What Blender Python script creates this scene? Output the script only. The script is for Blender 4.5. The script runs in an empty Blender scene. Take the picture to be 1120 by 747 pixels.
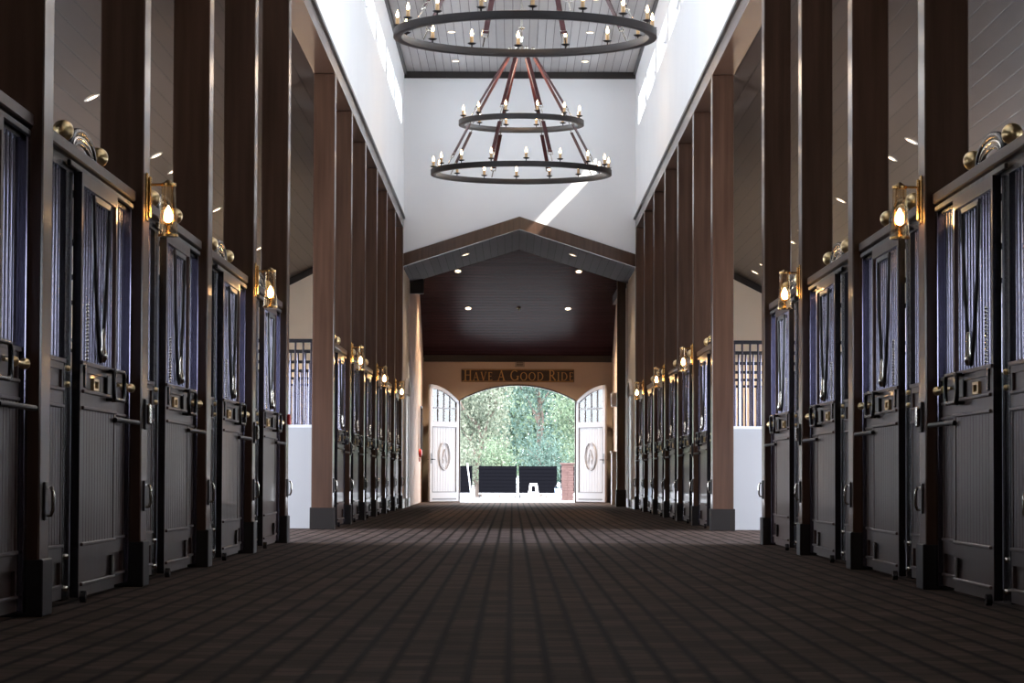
import bpy, bmesh, math, random
from mathutils import Vector, Matrix, Euler
PI = math.pi
rnd = random.Random(7)
scene = bpy.context.scene
COL = scene.collection

# ------------------------------------------------------------------ materials
def new_mat(name):
    m = bpy.data.materials.new(name); m.use_nodes = True
    nt = m.node_tree
    return m, nt, nt.nodes['Principled BSDF']
def simple(name, col, rough=.5, metal=0, coat=0, emit=None, strength=0, spec=.5):
    m, nt, b = new_mat(name)
    b.inputs['Base Color'].default_value = (*col, 1)
    b.inputs['Roughness'].default_value = rough
    b.inputs['Metallic'].default_value = metal
    b.inputs['Coat Weight'].default_value = coat
    b.inputs['Specular IOR Level'].default_value = spec
    if emit:
        b.inputs['Emission Color'].default_value = (*emit, 1)
        b.inputs['Emission Strength'].default_value = strength
    return m
def noise_mat(name, c1, c2, scale=(8, 8, 8), rough=.5, r2=None, nscale=1.0, detail=4, bump=0, metal=0, coat=0, spec=.5):
    m, nt, b = new_mat(name)
    N, L = nt.nodes, nt.links
    tc = N.new('ShaderNodeTexCoord'); mp = N.new('ShaderNodeMapping'); mp.inputs['Scale'].default_value = scale
    no = N.new('ShaderNodeTexNoise'); no.inputs['Scale'].default_value = nscale; no.inputs['Detail'].default_value = detail
    cr = N.new('ShaderNodeValToRGB')
    cr.color_ramp.elements[0].position = .3; cr.color_ramp.elements[1].position = .7
    cr.color_ramp.elements[0].color = (*c1, 1); cr.color_ramp.elements[1].color = (*c2, 1)
    L.new(tc.outputs['Object'], mp.inputs[0]); L.new(mp.outputs[0], no.inputs['Vector'])
    L.new(no.outputs['Fac'], cr.inputs[0]); L.new(cr.outputs[0], b.inputs['Base Color'])
    b.inputs['Roughness'].default_value = rough; b.inputs['Metallic'].default_value = metal
    b.inputs['Coat Weight'].default_value = coat; b.inputs['Specular IOR Level'].default_value = spec
    if r2 is not None:
        mr = N.new('ShaderNodeMapRange'); mr.inputs['To Min'].default_value = rough; mr.inputs['To Max'].default_value = r2
        L.new(no.outputs['Fac'], mr.inputs[0]); L.new(mr.outputs[0], b.inputs['Roughness'])
    if bump:
        bp = N.new('ShaderNodeBump'); bp.inputs['Strength'].default_value = bump; bp.inputs['Distance'].default_value = .01
        L.new(no.outputs['Fac'], bp.inputs['Height']); L.new(bp.outputs[0], b.inputs['Normal'])
    return m
def plank_mat(name, c1, c2, seam, width, axis='X', rough=.35, grain=True, seamw=.04, bumpd=.01, spec=.5):
    """boards running along Y (axis X divides) or along X (axis Y divides), object space"""
    m, nt, b = new_mat(name)
    N, L = nt.nodes, nt.links
    tc = N.new('ShaderNodeTexCoord'); sx = N.new('ShaderNodeSeparateXYZ')
    L.new(tc.outputs['Object'], sx.inputs[0])
    dv = N.new('ShaderNodeMath'); dv.operation = 'DIVIDE'; dv.inputs[1].default_value = width
    L.new(sx.outputs[axis], dv.inputs[0])
    fl = N.new('ShaderNodeMath'); fl.operation = 'FLOOR'; L.new(dv.outputs[0], fl.inputs[0])
    fr = N.new('ShaderNodeMath'); fr.operation = 'FRACT'; L.new(dv.outputs[0], fr.inputs[0])
    wn = N.new('ShaderNodeTexWhiteNoise'); wn.noise_dimensions = '1D'; L.new(fl.outputs[0], wn.inputs['W'])
    mp = N.new('ShaderNodeMapping'); mp.inputs['Scale'].default_value = (1.2, 12, 12) if axis == 'Y' else (12, 1.2, 12)
    L.new(tc.outputs['Object'], mp.inputs[0])
    no = N.new('ShaderNodeTexNoise'); no.inputs['Scale'].default_value = 1.5; no.inputs['Detail'].default_value = 5
    L.new(mp.outputs[0], no.inputs['Vector'])
    ad = N.new('ShaderNodeMath'); ad.operation = 'ADD'; L.new(wn.outputs['Value'], ad.inputs[0]); L.new(no.outputs['Fac'], ad.inputs[1])
    hf = N.new('ShaderNodeMath'); hf.operation = 'MULTIPLY'; hf.inputs[1].default_value = .5; L.new(ad.outputs[0], hf.inputs[0])
    mx = N.new('ShaderNodeMix'); mx.data_type = 'RGBA'
    mx.inputs[6].default_value = (*c1, 1); mx.inputs[7].default_value = (*c2, 1); L.new(hf.outputs[0], mx.inputs[0])
    ls = N.new('ShaderNodeMath'); ls.operation = 'LESS_THAN'; ls.inputs[1].default_value = seamw; L.new(fr.outputs[0], ls.inputs[0])
    m2 = N.new('ShaderNodeMix'); m2.data_type = 'RGBA'; L.new(ls.outputs[0], m2.inputs[0]); L.new(mx.outputs[2], m2.inputs[6])
    m2.inputs[7].default_value = (*seam, 1)
    L.new(m2.outputs[2], b.inputs['Base Color'])
    b.inputs['Roughness'].default_value = rough; b.inputs['Specular IOR Level'].default_value = spec
    iv = N.new('ShaderNodeMath'); iv.operation = 'SUBTRACT'; iv.inputs[0].default_value = 1; L.new(ls.outputs[0], iv.inputs[1])
    bp = N.new('ShaderNodeBump'); bp.inputs['Strength'].default_value = .5; bp.inputs['Distance'].default_value = bumpd
    L.new(iv.outputs[0], bp.inputs['Height']); L.new(bp.outputs[0], b.inputs['Normal'])
    return m

M = {}
M['post'] = noise_mat('stained_post_wood', (.046, .0215, .0130), (.078, .0385, .0235), (14, 14, .8), .36, .46, 1.2, 6, coat=.7, spec=.15)
M['post'].node_tree.nodes['Principled BSDF'].inputs['Coat Roughness'].default_value = .16
M['plinth'] = simple('dark_plinth', (.017, .014, .014), .45)
M['door_wood'] = noise_mat('dark_stall_wood', (.052, .0300, .0260), (.088, .0530, .0465), (20, 20, 1), .30, .42, 1.0, 5, coat=.12)
M['steel'] = simple('black_steel', (.012, .011, .015), .26)
M['bar'] = simple('glossy_black_bar', (.175, .17, .23), .13, .9)
M['iron'] = noise_mat('dark_iron', (.006, .005, .006), (.013, .009, .010), (9, 9, 9), .34, .5)
M['brass'] = noise_mat('aged_brass', (.72, .52, .25), (.90, .72, .42), (30, 30, 30), .26, .40, metal=1)
M['sconce_brass'] = simple('warm_brass', (.62, .40, .16), .26, 1)
M['nickel'] = simple('polished_nickel', (.75, .72, .64), .16, 1)
M['white_wall'] = noise_mat('white_plaster', (.87, .87, .88), (.90, .90, .905), (1, 1, 1), .7)
M['cream'] = noise_mat('cream_plaster', (.74, .65, .54), (.78, .69, .58), (1, 1, 1), .7)
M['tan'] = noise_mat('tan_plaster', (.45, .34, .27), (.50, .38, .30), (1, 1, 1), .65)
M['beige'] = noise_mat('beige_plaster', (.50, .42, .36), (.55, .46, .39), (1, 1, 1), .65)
M['white_paint'] = simple('white_paint', (.72, .73, .77), .35)
M['wainscot_white'] = simple('wainscot_white', (.44, .45, .49), .4)
M['trim'] = simple('dark_trim', (.016, .011, .010), .4)
M['side_ceiling'] = plank_mat('stained_ceiling_boards', (.034, .022, .017), (.066, .046, .037), (.010, .006, .005), .16, 'X', .34, seamw=.075)
M['passage_ceiling'] = plank_mat('passage_ceiling_boards', (.040, .028, .031), (.066, .049, .054), (.005, .004, .004), .15, 'X', .7, spec=.12)
M['high_ceiling'] = plank_mat('pale_grey_ceiling_boards', (.36, .34, .34), (.48, .46, .46), (.07, .06, .06), .15, 'X', .5, seamw=.07)
M['porch_ceiling'] = plank_mat('dark_glossy_ceiling_boards', (.020, .0090, .0115), (.036, .0180, .0225), (.003, .0015, .0015), .13, 'Y', .26, seamw=.09, spec=.07)
M['side_ceiling'].node_tree.nodes['Principled BSDF'].inputs['IOR'].default_value = 1.4
for k_ in ('passage_ceiling', 'porch_ceiling', 'door_wood', 'plinth'): M[k_].node_tree.nodes['Principled BSDF'].inputs['IOR'].default_value = 1.3
M['leather'] = noise_mat('oxblood_leather', (.040, .009, .010), (.085, .022, .024), (10, 10, 10), .4)
M['candle'] = simple('candle_sleeve', (.62, .42, .22), .5)
M['flame'] = simple('candle_bulb', (1, .8, .5), .3, emit=(1.0, .66, .34), strength=16)
M['lamp'] = simple('downlight_lens', (1, .9, .8), .3, emit=(1.0, .72, .46), strength=6)
M['downlight_trim'] = simple('downlight_trim', (.5, .45, .4), .4)
M['sconce_flame'] = simple('sconce_bulb', (1, .8, .5), .3, emit=(1.0, .62, .28), strength=70)
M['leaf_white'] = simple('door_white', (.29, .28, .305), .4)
M['leaf_edge'] = simple('door_dark_edge', (.05, .035, .03), .4)
M['gold'] = simple('gold_letter', (.55, .34, .13), .35, .6)
M['sign_wood'] = noise_mat('sign_wood', (.022, .012, .008), (.045, .024, .015), (2, 20, 20), .45)
M['grey_plastic'] = simple('grey_plastic', (.35, .31, .28), .5)
M['red'] = simple('red_plastic', (.55, .02, .02), .4)
M['fence'] = simple('dark_fence_board', (.0030, .0030, .0040), .9, spec=0)
M['concrete'] = noise_mat('pale_concrete', (.40, .40, .40), (.50, .50, .49), (2, 2, 2), .8)
M['grass'] = noise_mat('grass', (.05, .09, .03), (.12, .17, .06), (6, 6, 6), .9)
M['brick'] = noise_mat('red_brick', (.050, .022, .020), (.075, .038, .034), (9, 9, 16), .8)
M['bark'] = noise_mat('bark', (.08, .055, .045), (.17, .13, .11), (9, 9, 3), .9)
M['stall_floor'] = simple('stall_shavings', (.30, .24, .17), .9)
def thin_glass(name, tint, ior):
    m, nt, b = new_mat(name)
    N, L = nt.nodes, nt.links
    tr = N.new('ShaderNodeBsdfTransparent'); tr.inputs[0].default_value = (*tint, 1)
    gl = N.new('ShaderNodeBsdfGlossy'); gl.inputs['Roughness'].default_value = .04
    lw = N.new('ShaderNodeLayerWeight'); lw.inputs[0].default_value = .5
    pw = N.new('ShaderNodeMath'); pw.operation = 'POWER'; pw.inputs[1].default_value = 4; L.new(lw.outputs['Facing'], pw.inputs[0])
    fz = N.new('ShaderNodeMath'); fz.operation = 'MULTIPLY_ADD'; fz.inputs[1].default_value = .6; fz.inputs[2].default_value = ior; L.new(pw.outputs[0], fz.inputs[0])
    mxs = N.new('ShaderNodeMixShader'); L.new(fz.outputs[0], mxs.inputs[0]); L.new(tr.outputs[0], mxs.inputs[1]); L.new(gl.outputs[0], mxs.inputs[2])
    L.new(mxs.outputs[0], N['Material Output'].inputs[0])
    return m
M['glass'] = thin_glass('lantern_glass', (1, .95, .86), .08)
M['pane'] = thin_glass('window_glass', (.98, .99, .99), .03)

M['door_pane'] = thin_glass('door_window_glass', (.6, .63, .63), .045)
def leaf_mat(name, c1, c2):
    m, nt, b = new_mat(name)
    N, L = nt.nodes, nt.links
    g = N.new('ShaderNodeNewGeometry'); cr = N.new('ShaderNodeValToRGB')
    cr.color_ramp.elements[0].color = (*c1, 1); cr.color_ramp.elements[1].color = (*c2, 1)
    L.new(g.outputs['Random Per Island'], cr.inputs[0])
    df = N.new('ShaderNodeBsdfDiffuse'); tl = N.new('ShaderNodeBsdfTranslucent'); ms = N.new('ShaderNodeMixShader'); ms.inputs[0].default_value = .35
    L.new(cr.outputs[0], df.inputs[0]); L.new(cr.outputs[0], tl.inputs[0])
    L.new(df.outputs[0], ms.inputs[1]); L.new(tl.outputs[0], ms.inputs[2]); L.new(ms.outputs[0], N['Material Output'].inputs[0])
    return m
LEAF = [leaf_mat('pale_leaves', (.11, .135, .10), (.23, .245, .19)),
        leaf_mat('blue_green_leaves', (.05, .09, .075), (.13, .18, .155)),
        leaf_mat('bright_leaves', (.08, .125, .075), (.20, .24, .17))]

# floor pavers: rows run along the aisle
m, nt, b = new_mat('brown_rubber_pavers')
N, L = nt.nodes, nt.links
tc = N.new('ShaderNodeTexCoord'); mp = N.new('ShaderNodeMapping'); mp.inputs['Rotation'].default_value = (0, 0, PI/2)
mp.inputs['Location'].default_value = (0, .0, 0)
br = N.new('ShaderNodeTexBrick'); br.offset = .5; br.inputs['Scale'].default_value = 1.0
br.inputs['Brick Width'].default_value = .20; br.inputs['Row Height'].default_value = .133; br.inputs['Mortar Size'].default_value = .010
br.inputs['Mortar Smooth'].default_value = .35; br.inputs['Bias'].default_value = 0
br.inputs['Color1'].default_value = (.036, .0235, .018, 1); br.inputs['Color2'].default_value = (.082, .055, .043, 1); br.inputs['Mortar'].default_value = (.013, .009, .0075, 1)
L.new(tc.outputs['Object'], mp.inputs[0]); L.new(mp.outputs[0], br.inputs['Vector'])
# wider dark joints between the rows
sx = N.new('ShaderNodeSeparateXYZ'); L.new(tc.outputs['Object'], sx.inputs[0])
dv = N.new('ShaderNodeMath'); dv.operation = 'DIVIDE'; dv.inputs[1].default_value = .133; L.new(sx.outputs['X'], dv.inputs[0])
fr = N.new('ShaderNodeMath'); fr.operation = 'FRACT'; L.new(dv.outputs[0], fr.inputs[0])
pp = N.new('ShaderNodeMath'); pp.operation = 'PINGPONG'; pp.inputs[1].default_value = .5; L.new(fr.outputs[0], pp.inputs[0])
wob = N.new('ShaderNodeTexNoise'); wob.inputs['Scale'].default_value = 9; L.new(tc.outputs['Object'], wob.inputs['Vector'])
wm = N.new('ShaderNodeMath'); wm.operation = 'MULTIPLY_ADD'; wm.inputs[1].default_value = .22; wm.inputs[2].default_value = -.11; L.new(wob.outputs['Fac'], wm.inputs[0])
ad = N.new('ShaderNodeMath'); ad.operation = 'ADD'; L.new(pp.outputs[0], ad.inputs[0]); L.new(wm.outputs[0], ad.inputs[1])
mr = N.new('ShaderNodeMapRange'); mr.inputs['From Min'].default_value = .08; mr.inputs['From Max'].default_value = .19
mr.inputs['To Min'].default_value = .36; mr.inputs['To Max'].default_value = 1; L.new(ad.outputs[0], mr.inputs[0])
n2 = N.new('ShaderNodeTexNoise'); n2.inputs['Scale'].default_value = 2.2; n2.inputs['Detail'].default_value = 6; L.new(tc.outputs['Object'], n2.inputs['Vector'])
m3 = N.new('ShaderNodeMapRange'); m3.inputs['From Min'].default_value = .3; m3.inputs['From Max'].default_value = .7; m3.inputs['To Min'].default_value = .75; m3.inputs['To Max'].default_value = 1.25; L.new(n2.outputs['Fac'], m3.inputs[0])
ml = N.new('ShaderNodeMath'); ml.operation = 'MULTIPLY'; L.new(mr.outputs[0], ml.inputs[0]); L.new(m3.outputs[0], ml.inputs[1])
vm = N.new('ShaderNodeVectorMath'); vm.operation = 'SCALE'; L.new(br.outputs['Color'], vm.inputs[0]); L.new(ml.outputs[0], vm.inputs['Scale'])
# side daylight on the cross aisle, painted as a paler lilac paver band
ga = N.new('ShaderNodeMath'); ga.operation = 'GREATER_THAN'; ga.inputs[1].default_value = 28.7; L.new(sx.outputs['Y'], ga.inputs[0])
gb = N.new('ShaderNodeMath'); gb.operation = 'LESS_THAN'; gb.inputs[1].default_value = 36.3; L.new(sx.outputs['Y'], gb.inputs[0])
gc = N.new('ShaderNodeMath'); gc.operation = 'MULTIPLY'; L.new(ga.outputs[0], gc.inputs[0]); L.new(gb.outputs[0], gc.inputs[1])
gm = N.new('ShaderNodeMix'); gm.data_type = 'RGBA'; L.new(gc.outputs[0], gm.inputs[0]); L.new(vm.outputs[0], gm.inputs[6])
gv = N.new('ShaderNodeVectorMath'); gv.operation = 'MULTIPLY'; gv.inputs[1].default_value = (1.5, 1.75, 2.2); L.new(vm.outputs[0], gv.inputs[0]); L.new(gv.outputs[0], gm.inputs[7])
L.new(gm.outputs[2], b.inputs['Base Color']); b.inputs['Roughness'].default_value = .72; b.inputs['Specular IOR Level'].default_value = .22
bp = N.new('ShaderNodeBump'); bp.inputs['Strength'].default_value = .5; bp.inputs['Distance'].default_value = .004
L.new(ml.outputs[0], bp.inputs['Height']); L.new(bp.outputs[0], b.inputs['Normal'])
b.inputs['IOR'].default_value = 1.2
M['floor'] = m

# ------------------------------------------------------------------ mesh builder
class MB:
    def __init__(s, sgn=1):
        s.bm = bmesh.new(); s.s = sgn
    def v(s, p): return s.bm.verts.new((s.s*p[0], p[1], p[2]))
    def box(s, x0, x1, y0, y1, z0, z1, bev=0):
        vs = [s.v((x, y, z)) for x in (x0, x1) for y in (y0, y1) for z in (z0, z1)]
        fs = [s.bm.faces.new([vs[i] for i in q]) for q in ((0,1,3,2),(4,6,7,5),(0,4,5,1),(2,3,7,6),(0,2,6,4),(1,5,7,3))]
        if bev:
            es = list({e for f in fs for e in f.edges})
            bmesh.ops.bevel(s.bm, geom=es, offset=bev, segments=1, affect='EDGES', profile=.5)
        return s
    def prism(s, pts, axis, a, b):
        """polygon pts (2d) extruded along axis between a and b"""
        def P(p, t):
            return {'x': (t, p[0], p[1]), 'y': (p[0], t, p[1]), 'z': (p[0], p[1], t)}[axis]
        A = [s.v(P(p, a)) for p in pts]; B = [s.v(P(p, b)) for p in pts]
        s.bm.faces.new(A); s.bm.faces.new(B[::-1]); n = len(pts)
        for i in range(n): s.bm.faces.new((A[i], A[(i+1) % n], B[(i+1) % n], B[i]))
        return s
    def tube(s, pts, r, n=8, closed=False, flat=None):
        """round tube (or flat bar if flat=(w,t) uses n=4) along a polyline"""
        pts = [Vector(p) for p in pts]; rings = []; N_ = len(pts)
        for i, p in enumerate(pts):
            if closed: d = pts[(i+1) % N_] - pts[i-1]
            else: d = pts[min(i+1, N_-1)] - pts[max(i-1, 0)]
            d.normalize()
            up = Vector((1, 0, 0)) if abs(d.x) < .9 else Vector((0, 0, 1))
            u = d.cross(up).normalized(); w = d.cross(u).normalized()
            rr = r[i] if isinstance(r, (list, tuple)) else r
            ring = []
            for k in range(n):
                a = 2*PI*(k+.5)/n
                if flat: q = p + u*flat[0]*math.copysign(.5, math.cos(a)) + w*flat[1]*math.copysign(.5, math.sin(a))
                else: q = p + u*rr*math.cos(a) + w*rr*math.sin(a)
                ring.append(s.v(q))
            rings.append(ring)
        m_ = N_ if closed else N_-1
        for i in range(m_):
            A, B = rings[i], rings[(i+1) % N_]
            for k in range(n): s.bm.faces.new((A[k], A[(k+1) % n], B[(k+1) % n], B[k]))
        if not closed:
            s.bm.faces.new(rings[0]); s.bm.faces.new(rings[-1][::-1])
        return s
    def lathe(s, prof, c=(0, 0, 0), n=16, axis='z', closed=False):
        rings = []
        for r, h in prof:
            ring = []
            for k in range(n):
                a = 2*PI*k/n; x, y = r*math.cos(a), r*math.sin(a)
                q = (x, y, h) if axis == 'z' else ((h, x, y) if axis == 'x' else (x, h, y))
                ring.append(s.v((c[0]+q[0], c[1]+q[1], c[2]+q[2])))
            rings.append(ring)
        m_ = len(rings) if closed else len(rings)-1
        for i in range(m_):
            A, B = rings[i], rings[(i+1) % len(rings)]
            for k in range(n): s.bm.faces.new((A[k], A[(k+1) % n], B[(k+1) % n], B[k]))
        if not closed:
            s.bm.faces.new(rings[0]); s.bm.faces.new(rings[-1][::-1])
        return s
    def ball(s, c, r, n=14):
        prof = [(max(r*math.sin(PI*i/(n//2+2)), r*.02), -r*math.cos(PI*i/(n//2+2))) for i in range(n//2+3)]
        return s.lathe(prof, c, n)
    def build(s, name, mat, parent=None, smooth=False, loc=None):
        bmesh.ops.recalc_face_normals(s.bm, faces=s.bm.faces)
        me = bpy.data.meshes.new(name); s.bm.to_mesh(me); s.bm.free()
        if smooth:
            for p in me.polygons: p.use_smooth = True
            try: me.set_sharp_from_angle(angle=R(50))
            except Exception: pass
        me.materials.append(M[mat] if isinstance(mat, str) else mat)
        o = bpy.data.objects.new(name, me); COL.objects.link(o)
        if parent is not None: o.parent = parent
        if loc is not None: o.location = loc
        return o
R = math.radians
def tag(o, label=None, cat=None, group=None, kind=None):
    if label: o['label'] = label
    if cat: o['category'] = cat
    if group: o['group'] = group
    if kind: o['kind'] = kind
    return o
def struct(name, mb, mat, label=None):
    o = mb.build(name, mat); o['kind'] = 'structure'
    if label: o['label'] = label
    return o
def empty(name, loc=(0, 0, 0)):
    o = bpy.data.objects.new(name, None); COL.objects.link(o); o.location = loc; o.empty_display_size = .1
    return o
KIDS = {}
def copy_tree(o, parent=None):
    c = o.copy(); COL.objects.link(c)
    if parent is not None: c.parent = parent
    for ch in [x for x in KIDLIST.get(o.name, [])]: copy_tree(ch, c)
    return c
def index_kids(root):
    """remember children once (obj.children is slow)"""
    for ch in root.children:
        KIDLIST.setdefault(root.name, []).append(ch); index_kids(ch)
KIDLIST = {}

# ------------------------------------------------------------------ dimensions
F = 3200.0; CAMX, CAMZ = -.122, .656
W = 2.295; BAY = 3.66; PT = .28; PW = .26
def far_edge(n): return 13.75 + BAY*(n-1)
END = far_edge(13) + .12          # end wall of the tall hall
XO = 6.1                          # outer walls
BEAM0, BEAM1 = 5.54, 5.73
WIN0, WIN1 = 7.45, 7.98
CEIL = 8.66
Y0 = -6.0
PASS = 63.1; DOORY = 72.7; PX = 2.33
DOORCEIL = 3.59; SL = .457
POSTS = [0, 1, 2, 3, 4, 5, 7, 8, 9, 10, 11, 12, 13]
CROSS0, CROSS1 = far_edge(5), far_edge(7) - PT

# ------------------------------------------------------------------ setting
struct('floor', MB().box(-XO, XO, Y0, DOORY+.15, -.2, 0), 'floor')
struct('ground', MB().box(-60, 60, DOORY+.15, 170, -.3, -.02), 'concrete')
#tag(MB().box(-60, 60, 87.0, 169, -.02, .02).build('lawn', 'grass'), 'strip of grass beyond the dark fence outside the doorway', 'grass', kind='structure')
for sgn, side in ((-1, 'left'), (1, 'right')):
    b = MB(sgn)
    # solid part of outer wall with stall windows and the cross aisle opening
    segs = [(Y0, far_edge(0))]
    zt = 3.85
    for n in [0, 1, 2, 3, 4, 7, 8, 9, 10, 11, 12]:
        a = far_edge(n); segs.append((a, a+1.2)); segs.append((a+2.4, a+BAY))
        b.box(XO, XO+.2, a+1.2, a+2.4, 0, 1.35); b.box(XO, XO+.2, a+1.2, a+2.4, 2.45, zt)
    for a, c in segs: b.box(XO, XO+.2, a, c, 0, zt)
    b.box(XO, XO+.2, CROSS0, CROSS0+.3, 0, zt); b.box(XO, XO+.2, CROSS1-.3, CROSS1+.3, 0, zt)
    b.box(XO, XO+.2, CROSS0+.3, CROSS1-.3, 3.1, zt)
    struct('wall_'+side, b, 'cream')
    # clerestory wall above the beam
    b = MB(sgn)
    b.box(W, W+.22, Y0, END+.2, BEAM1+.04, WIN0); b.box(W, W+.22, Y0, END+.2, WIN1, CEIL+.1)
    c = 54.9
    edges = []
    while c > Y0+2:
        edges.append((c-1.56, c+1.56)); c -= BAY
    prev = END+.2
    for a, d in edges:
        b.box(W, W+.22, d, prev, WIN0, WIN1); prev = a
    b.box(W, W+.22, Y0, prev, WIN0, WIN1)
    struct('wall_upper_'+side, b, 'white_wall')
    for i, (a, d) in enumerate(edges):
        f = MB(sgn)
        for q in ((W+.15, W+.19, a, d, WIN0, WIN0+.03), (W+.15, W+.19, a, d, WIN1-.03, WIN1), (W+.15, W+.19, a, a+.03, WIN0, WIN1), (W+.15, W+.19, d-.03, d, WIN0, WIN1)): f.box(*q)
        o = struct('window_%d' % (i+1 + (0 if sgn < 0 else 20)), f, 'white_paint')
        # pane
        g = MB(sgn); g.box(W+.165, W+.175, a+.03, d-.03, WIN0+.03, WIN1-.03); pn = g.build('pane', 'pane', o)
    # beam over the posts, its dark cap line
    n_ = 1 if sgn < 0 else 2
    struct('trim_%d' % n_, MB(sgn).box(W, W+PW, Y0, END, BEAM0, BEAM1), 'post', 'long brown timber beam on top of the posts')
    struct('trim_%d' % (n_+2), MB(sgn).box(W-.035, W+.22, Y0, END, BEAM1, BEAM1+.04), 'trim', 'thin dark moulding above the long beam')
    # sloped side ceiling
    zi, zo = 5.62, 5.62-.5*(XO+.2-W-.1)
    b = MB(sgn); b.prism([(W+.1, zi), (XO+.2, zo), (XO+.2, zo+.15), (W+.1, zi+.15)], 'y', Y0, END)
    struct('ceiling_'+side, b, 'side_ceiling')
    # end wall of the side aisle (cream) with a dark trim under the ceiling
    b = MB(sgn); b.prism([(W, 0), (XO, 0), (XO, 5.62-.5*(XO-W-.1)), (W, 5.67)], 'y', END, END+.2)
    struct('wall_end_'+side, b, 'cream')
    b = MB(sgn); b.prism([(W+.26, 5.54), (XO, 3.76), (XO, 3.62), (W+.26, 5.40)], 'y', END-.06, END)
    struct('trim_%d' % (n_+4), b, 'trim', 'dark sloping trim where the boards meet the cream wall')
    # stall windows
    for i, n in enumerate([0, 1, 2, 3, 4, 7, 8, 9, 10, 11, 12]):
        a = far_edge(n); f = MB(sgn)
        for q in ((XO+.05, XO+.1, a+1.2, a+2.4, 1.35, 1.41), (XO+.05, XO+.1, a+1.2, a+2.4, 2.39, 2.45), (XO+.05, XO+.1, a+1.2, a+1.26, 1.35, 2.45), (XO+.05, XO+.1, a+2.34, a+2.4, 1.35, 2.45), (XO+.05, XO+.1, a+1.77, a+1.83, 1.35, 2.45)): f.box(*q)
        struct('window_%d' % (i+41 + (0 if sgn < 0 else 20)), f, 'trim')

struct('ceiling_high', MB().box(-W-.2, W+.2, Y0, END+.2, CEIL, CEIL+.15), 'high_ceiling')
struct('trim_7', MB().box(-W, W, END-.06, END, CEIL-.13, CEIL), 'trim', 'dark trim under the pale ceiling on the far wall')
for i, s_ in enumerate((-1, 1)):
    struct('trim_%d' % (8+i), MB(s_).box(W-.05, W, Y0, END-.06, CEIL-.06, CEIL), 'trim', 'dark trim along the pale ceiling')
# unseen eaves added to block the sun, leaving only the far clerestory window open
for s_, side in ((-1, 'left'), (1, 'right')):
    struct('sun_blocker_'+side, MB(s_).box(W+.22, W+1.9, Y0, 51.2, CEIL+.12, CEIL+.22), 'white_paint')
struct('roof', MB().box(-W-.25, W+.25, Y0-.2, END+.2, CEIL+.15, CEIL+.35), 'trim')
# rear wall behind the camera with its own tall doorway and gable glass
b = MB(); b.box(-XO, XO, Y0-.2, Y0, 0, 5.9)
b.box(-W-.2, W+.2, Y0-.2, Y0, 5.9, CEIL+.1)
struct('wall_rear', b, 'door_wood')

# gable end wall of the tall hall
def gz(x): return 5.78 - .322*abs(x)
b = MB()
b.prism([(-W, gz(W)-.02), (0, 5.78-.02), (W, gz(W)-.02), (W, CEIL), (-W, CEIL)], 'y', END, END+.2)
struct('wall_gable', b, 'white_wall')
b = MB()
b.prism([(-W, gz(W)-.25), (0, 5.53), (0, 5.78), (-W, gz(W))], 'y', END-.07, END+.12)
b.prism([(W, gz(W)-.25), (0, 5.53), (0, 5.78), (W, gz(W))], 'y', END-.07, END+.12)
struct('trim_10', b, 'post', 'brown gable board over the entrance passage')
b = MB()
b.prism([(-W-.1, gz(W)-.25+.0), (0, 5.54), (0, 5.66), (-W-.1, gz(W)-.13)], 'y', END+.12, PASS)
b.prism([(W+.1, gz(W)-.25+.0), (0, 5.54), (0, 5.66), (W+.1, gz(W)-.13)], 'y', END+.12, PASS)
struct('ceiling_passage', b, 'passage_ceiling')
# walls of passage and entry
for s_, side in ((-1, 'left'), (1, 'right')):
    struct('wall_passage_'+side, MB(s_).box(PX, PX+.2, END+.0, 62.2, 0, 5.4), 'cream')
    struct('wall_entry_'+side, MB(s_).box(PX+.02, PX+.22, 62.2, DOORY+.2, 0, 8.3), 'tan')
# entry: shed ceiling and inner wall above passage ceiling
def ez(y): return DOORCEIL + (DOORY-y)*SL
b = MB(); b.prism([(PASS, ez(PASS)), (DOORY, DOORCEIL), (DOORY, DOORCEIL+.15), (PASS, ez(PASS)+.15)], 'x', -PX-.2, PX+.2)
struct('ceiling_entry', b, 'porch_ceiling')
b = MB(); b.prism([(-PX-.1, gz(W)-.12), (0, 5.67), (PX+.1, gz(W)-.12), (PX+.1, 8.4), (-PX-.1, 8.4)], 'y', PASS-.1, PASS)
struct('wall_inner', b, 'beige')
# door wall with arched opening
OW, OS, OT = 1.455, 2.53, 2.92
def arc_z(x):   # circular segment arch
    rise = OT-OS; rad = (OW*OW+rise*rise)/(2*rise)
    return OT-rad+math.sqrt(max(rad*rad-x*x, 0))
NA = 28
b = MB()
b.box(-PX-.2, -OW, DOORY, DOORY+.2, 0, 4.2); b.box(OW, PX+.2, DOORY, DOORY+.2, 0, 4.2)
for i in range(NA):
    x0 = -OW+2*OW*i/NA; x1 = -OW+2*OW*(i+1)/NA
    b.prism([(x0, arc_z(x0)), (x1, arc_z(x1)), (x1, 4.2), (x0, 4.2)], 'y', DOORY, DOORY+.2)
struct('wall_far', b, 'beige')
struct('trim_11', MB().box(-PX, PX, DOORY-.12, DOORY, DOORCEIL-.11, DOORCEIL+.05), 'trim', 'dark trim between entry ceiling and door wall')
pts = [(-OW+2*OW*i/NA) for i in range(NA+1)]
b = MB()
for i in range(NA):
    x0, x1 = pts[i], pts[i+1]
    b.prism([(x0, arc_z(x0)-.03), (x1, arc_z(x1)-.03), (x1, arc_z(x1)), (x0, arc_z(x0))], 'y', DOORY-.01, DOORY+.21)
b.box(-OW, -OW+.03, DOORY-.01, DOORY+.21, 0, OS); b.box(OW-.03, OW, DOORY-.01, DOORY+.21, 0, OS)
struct('trim_12', b, 'leaf_edge', 'thin arched frame lining the doorway')
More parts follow.
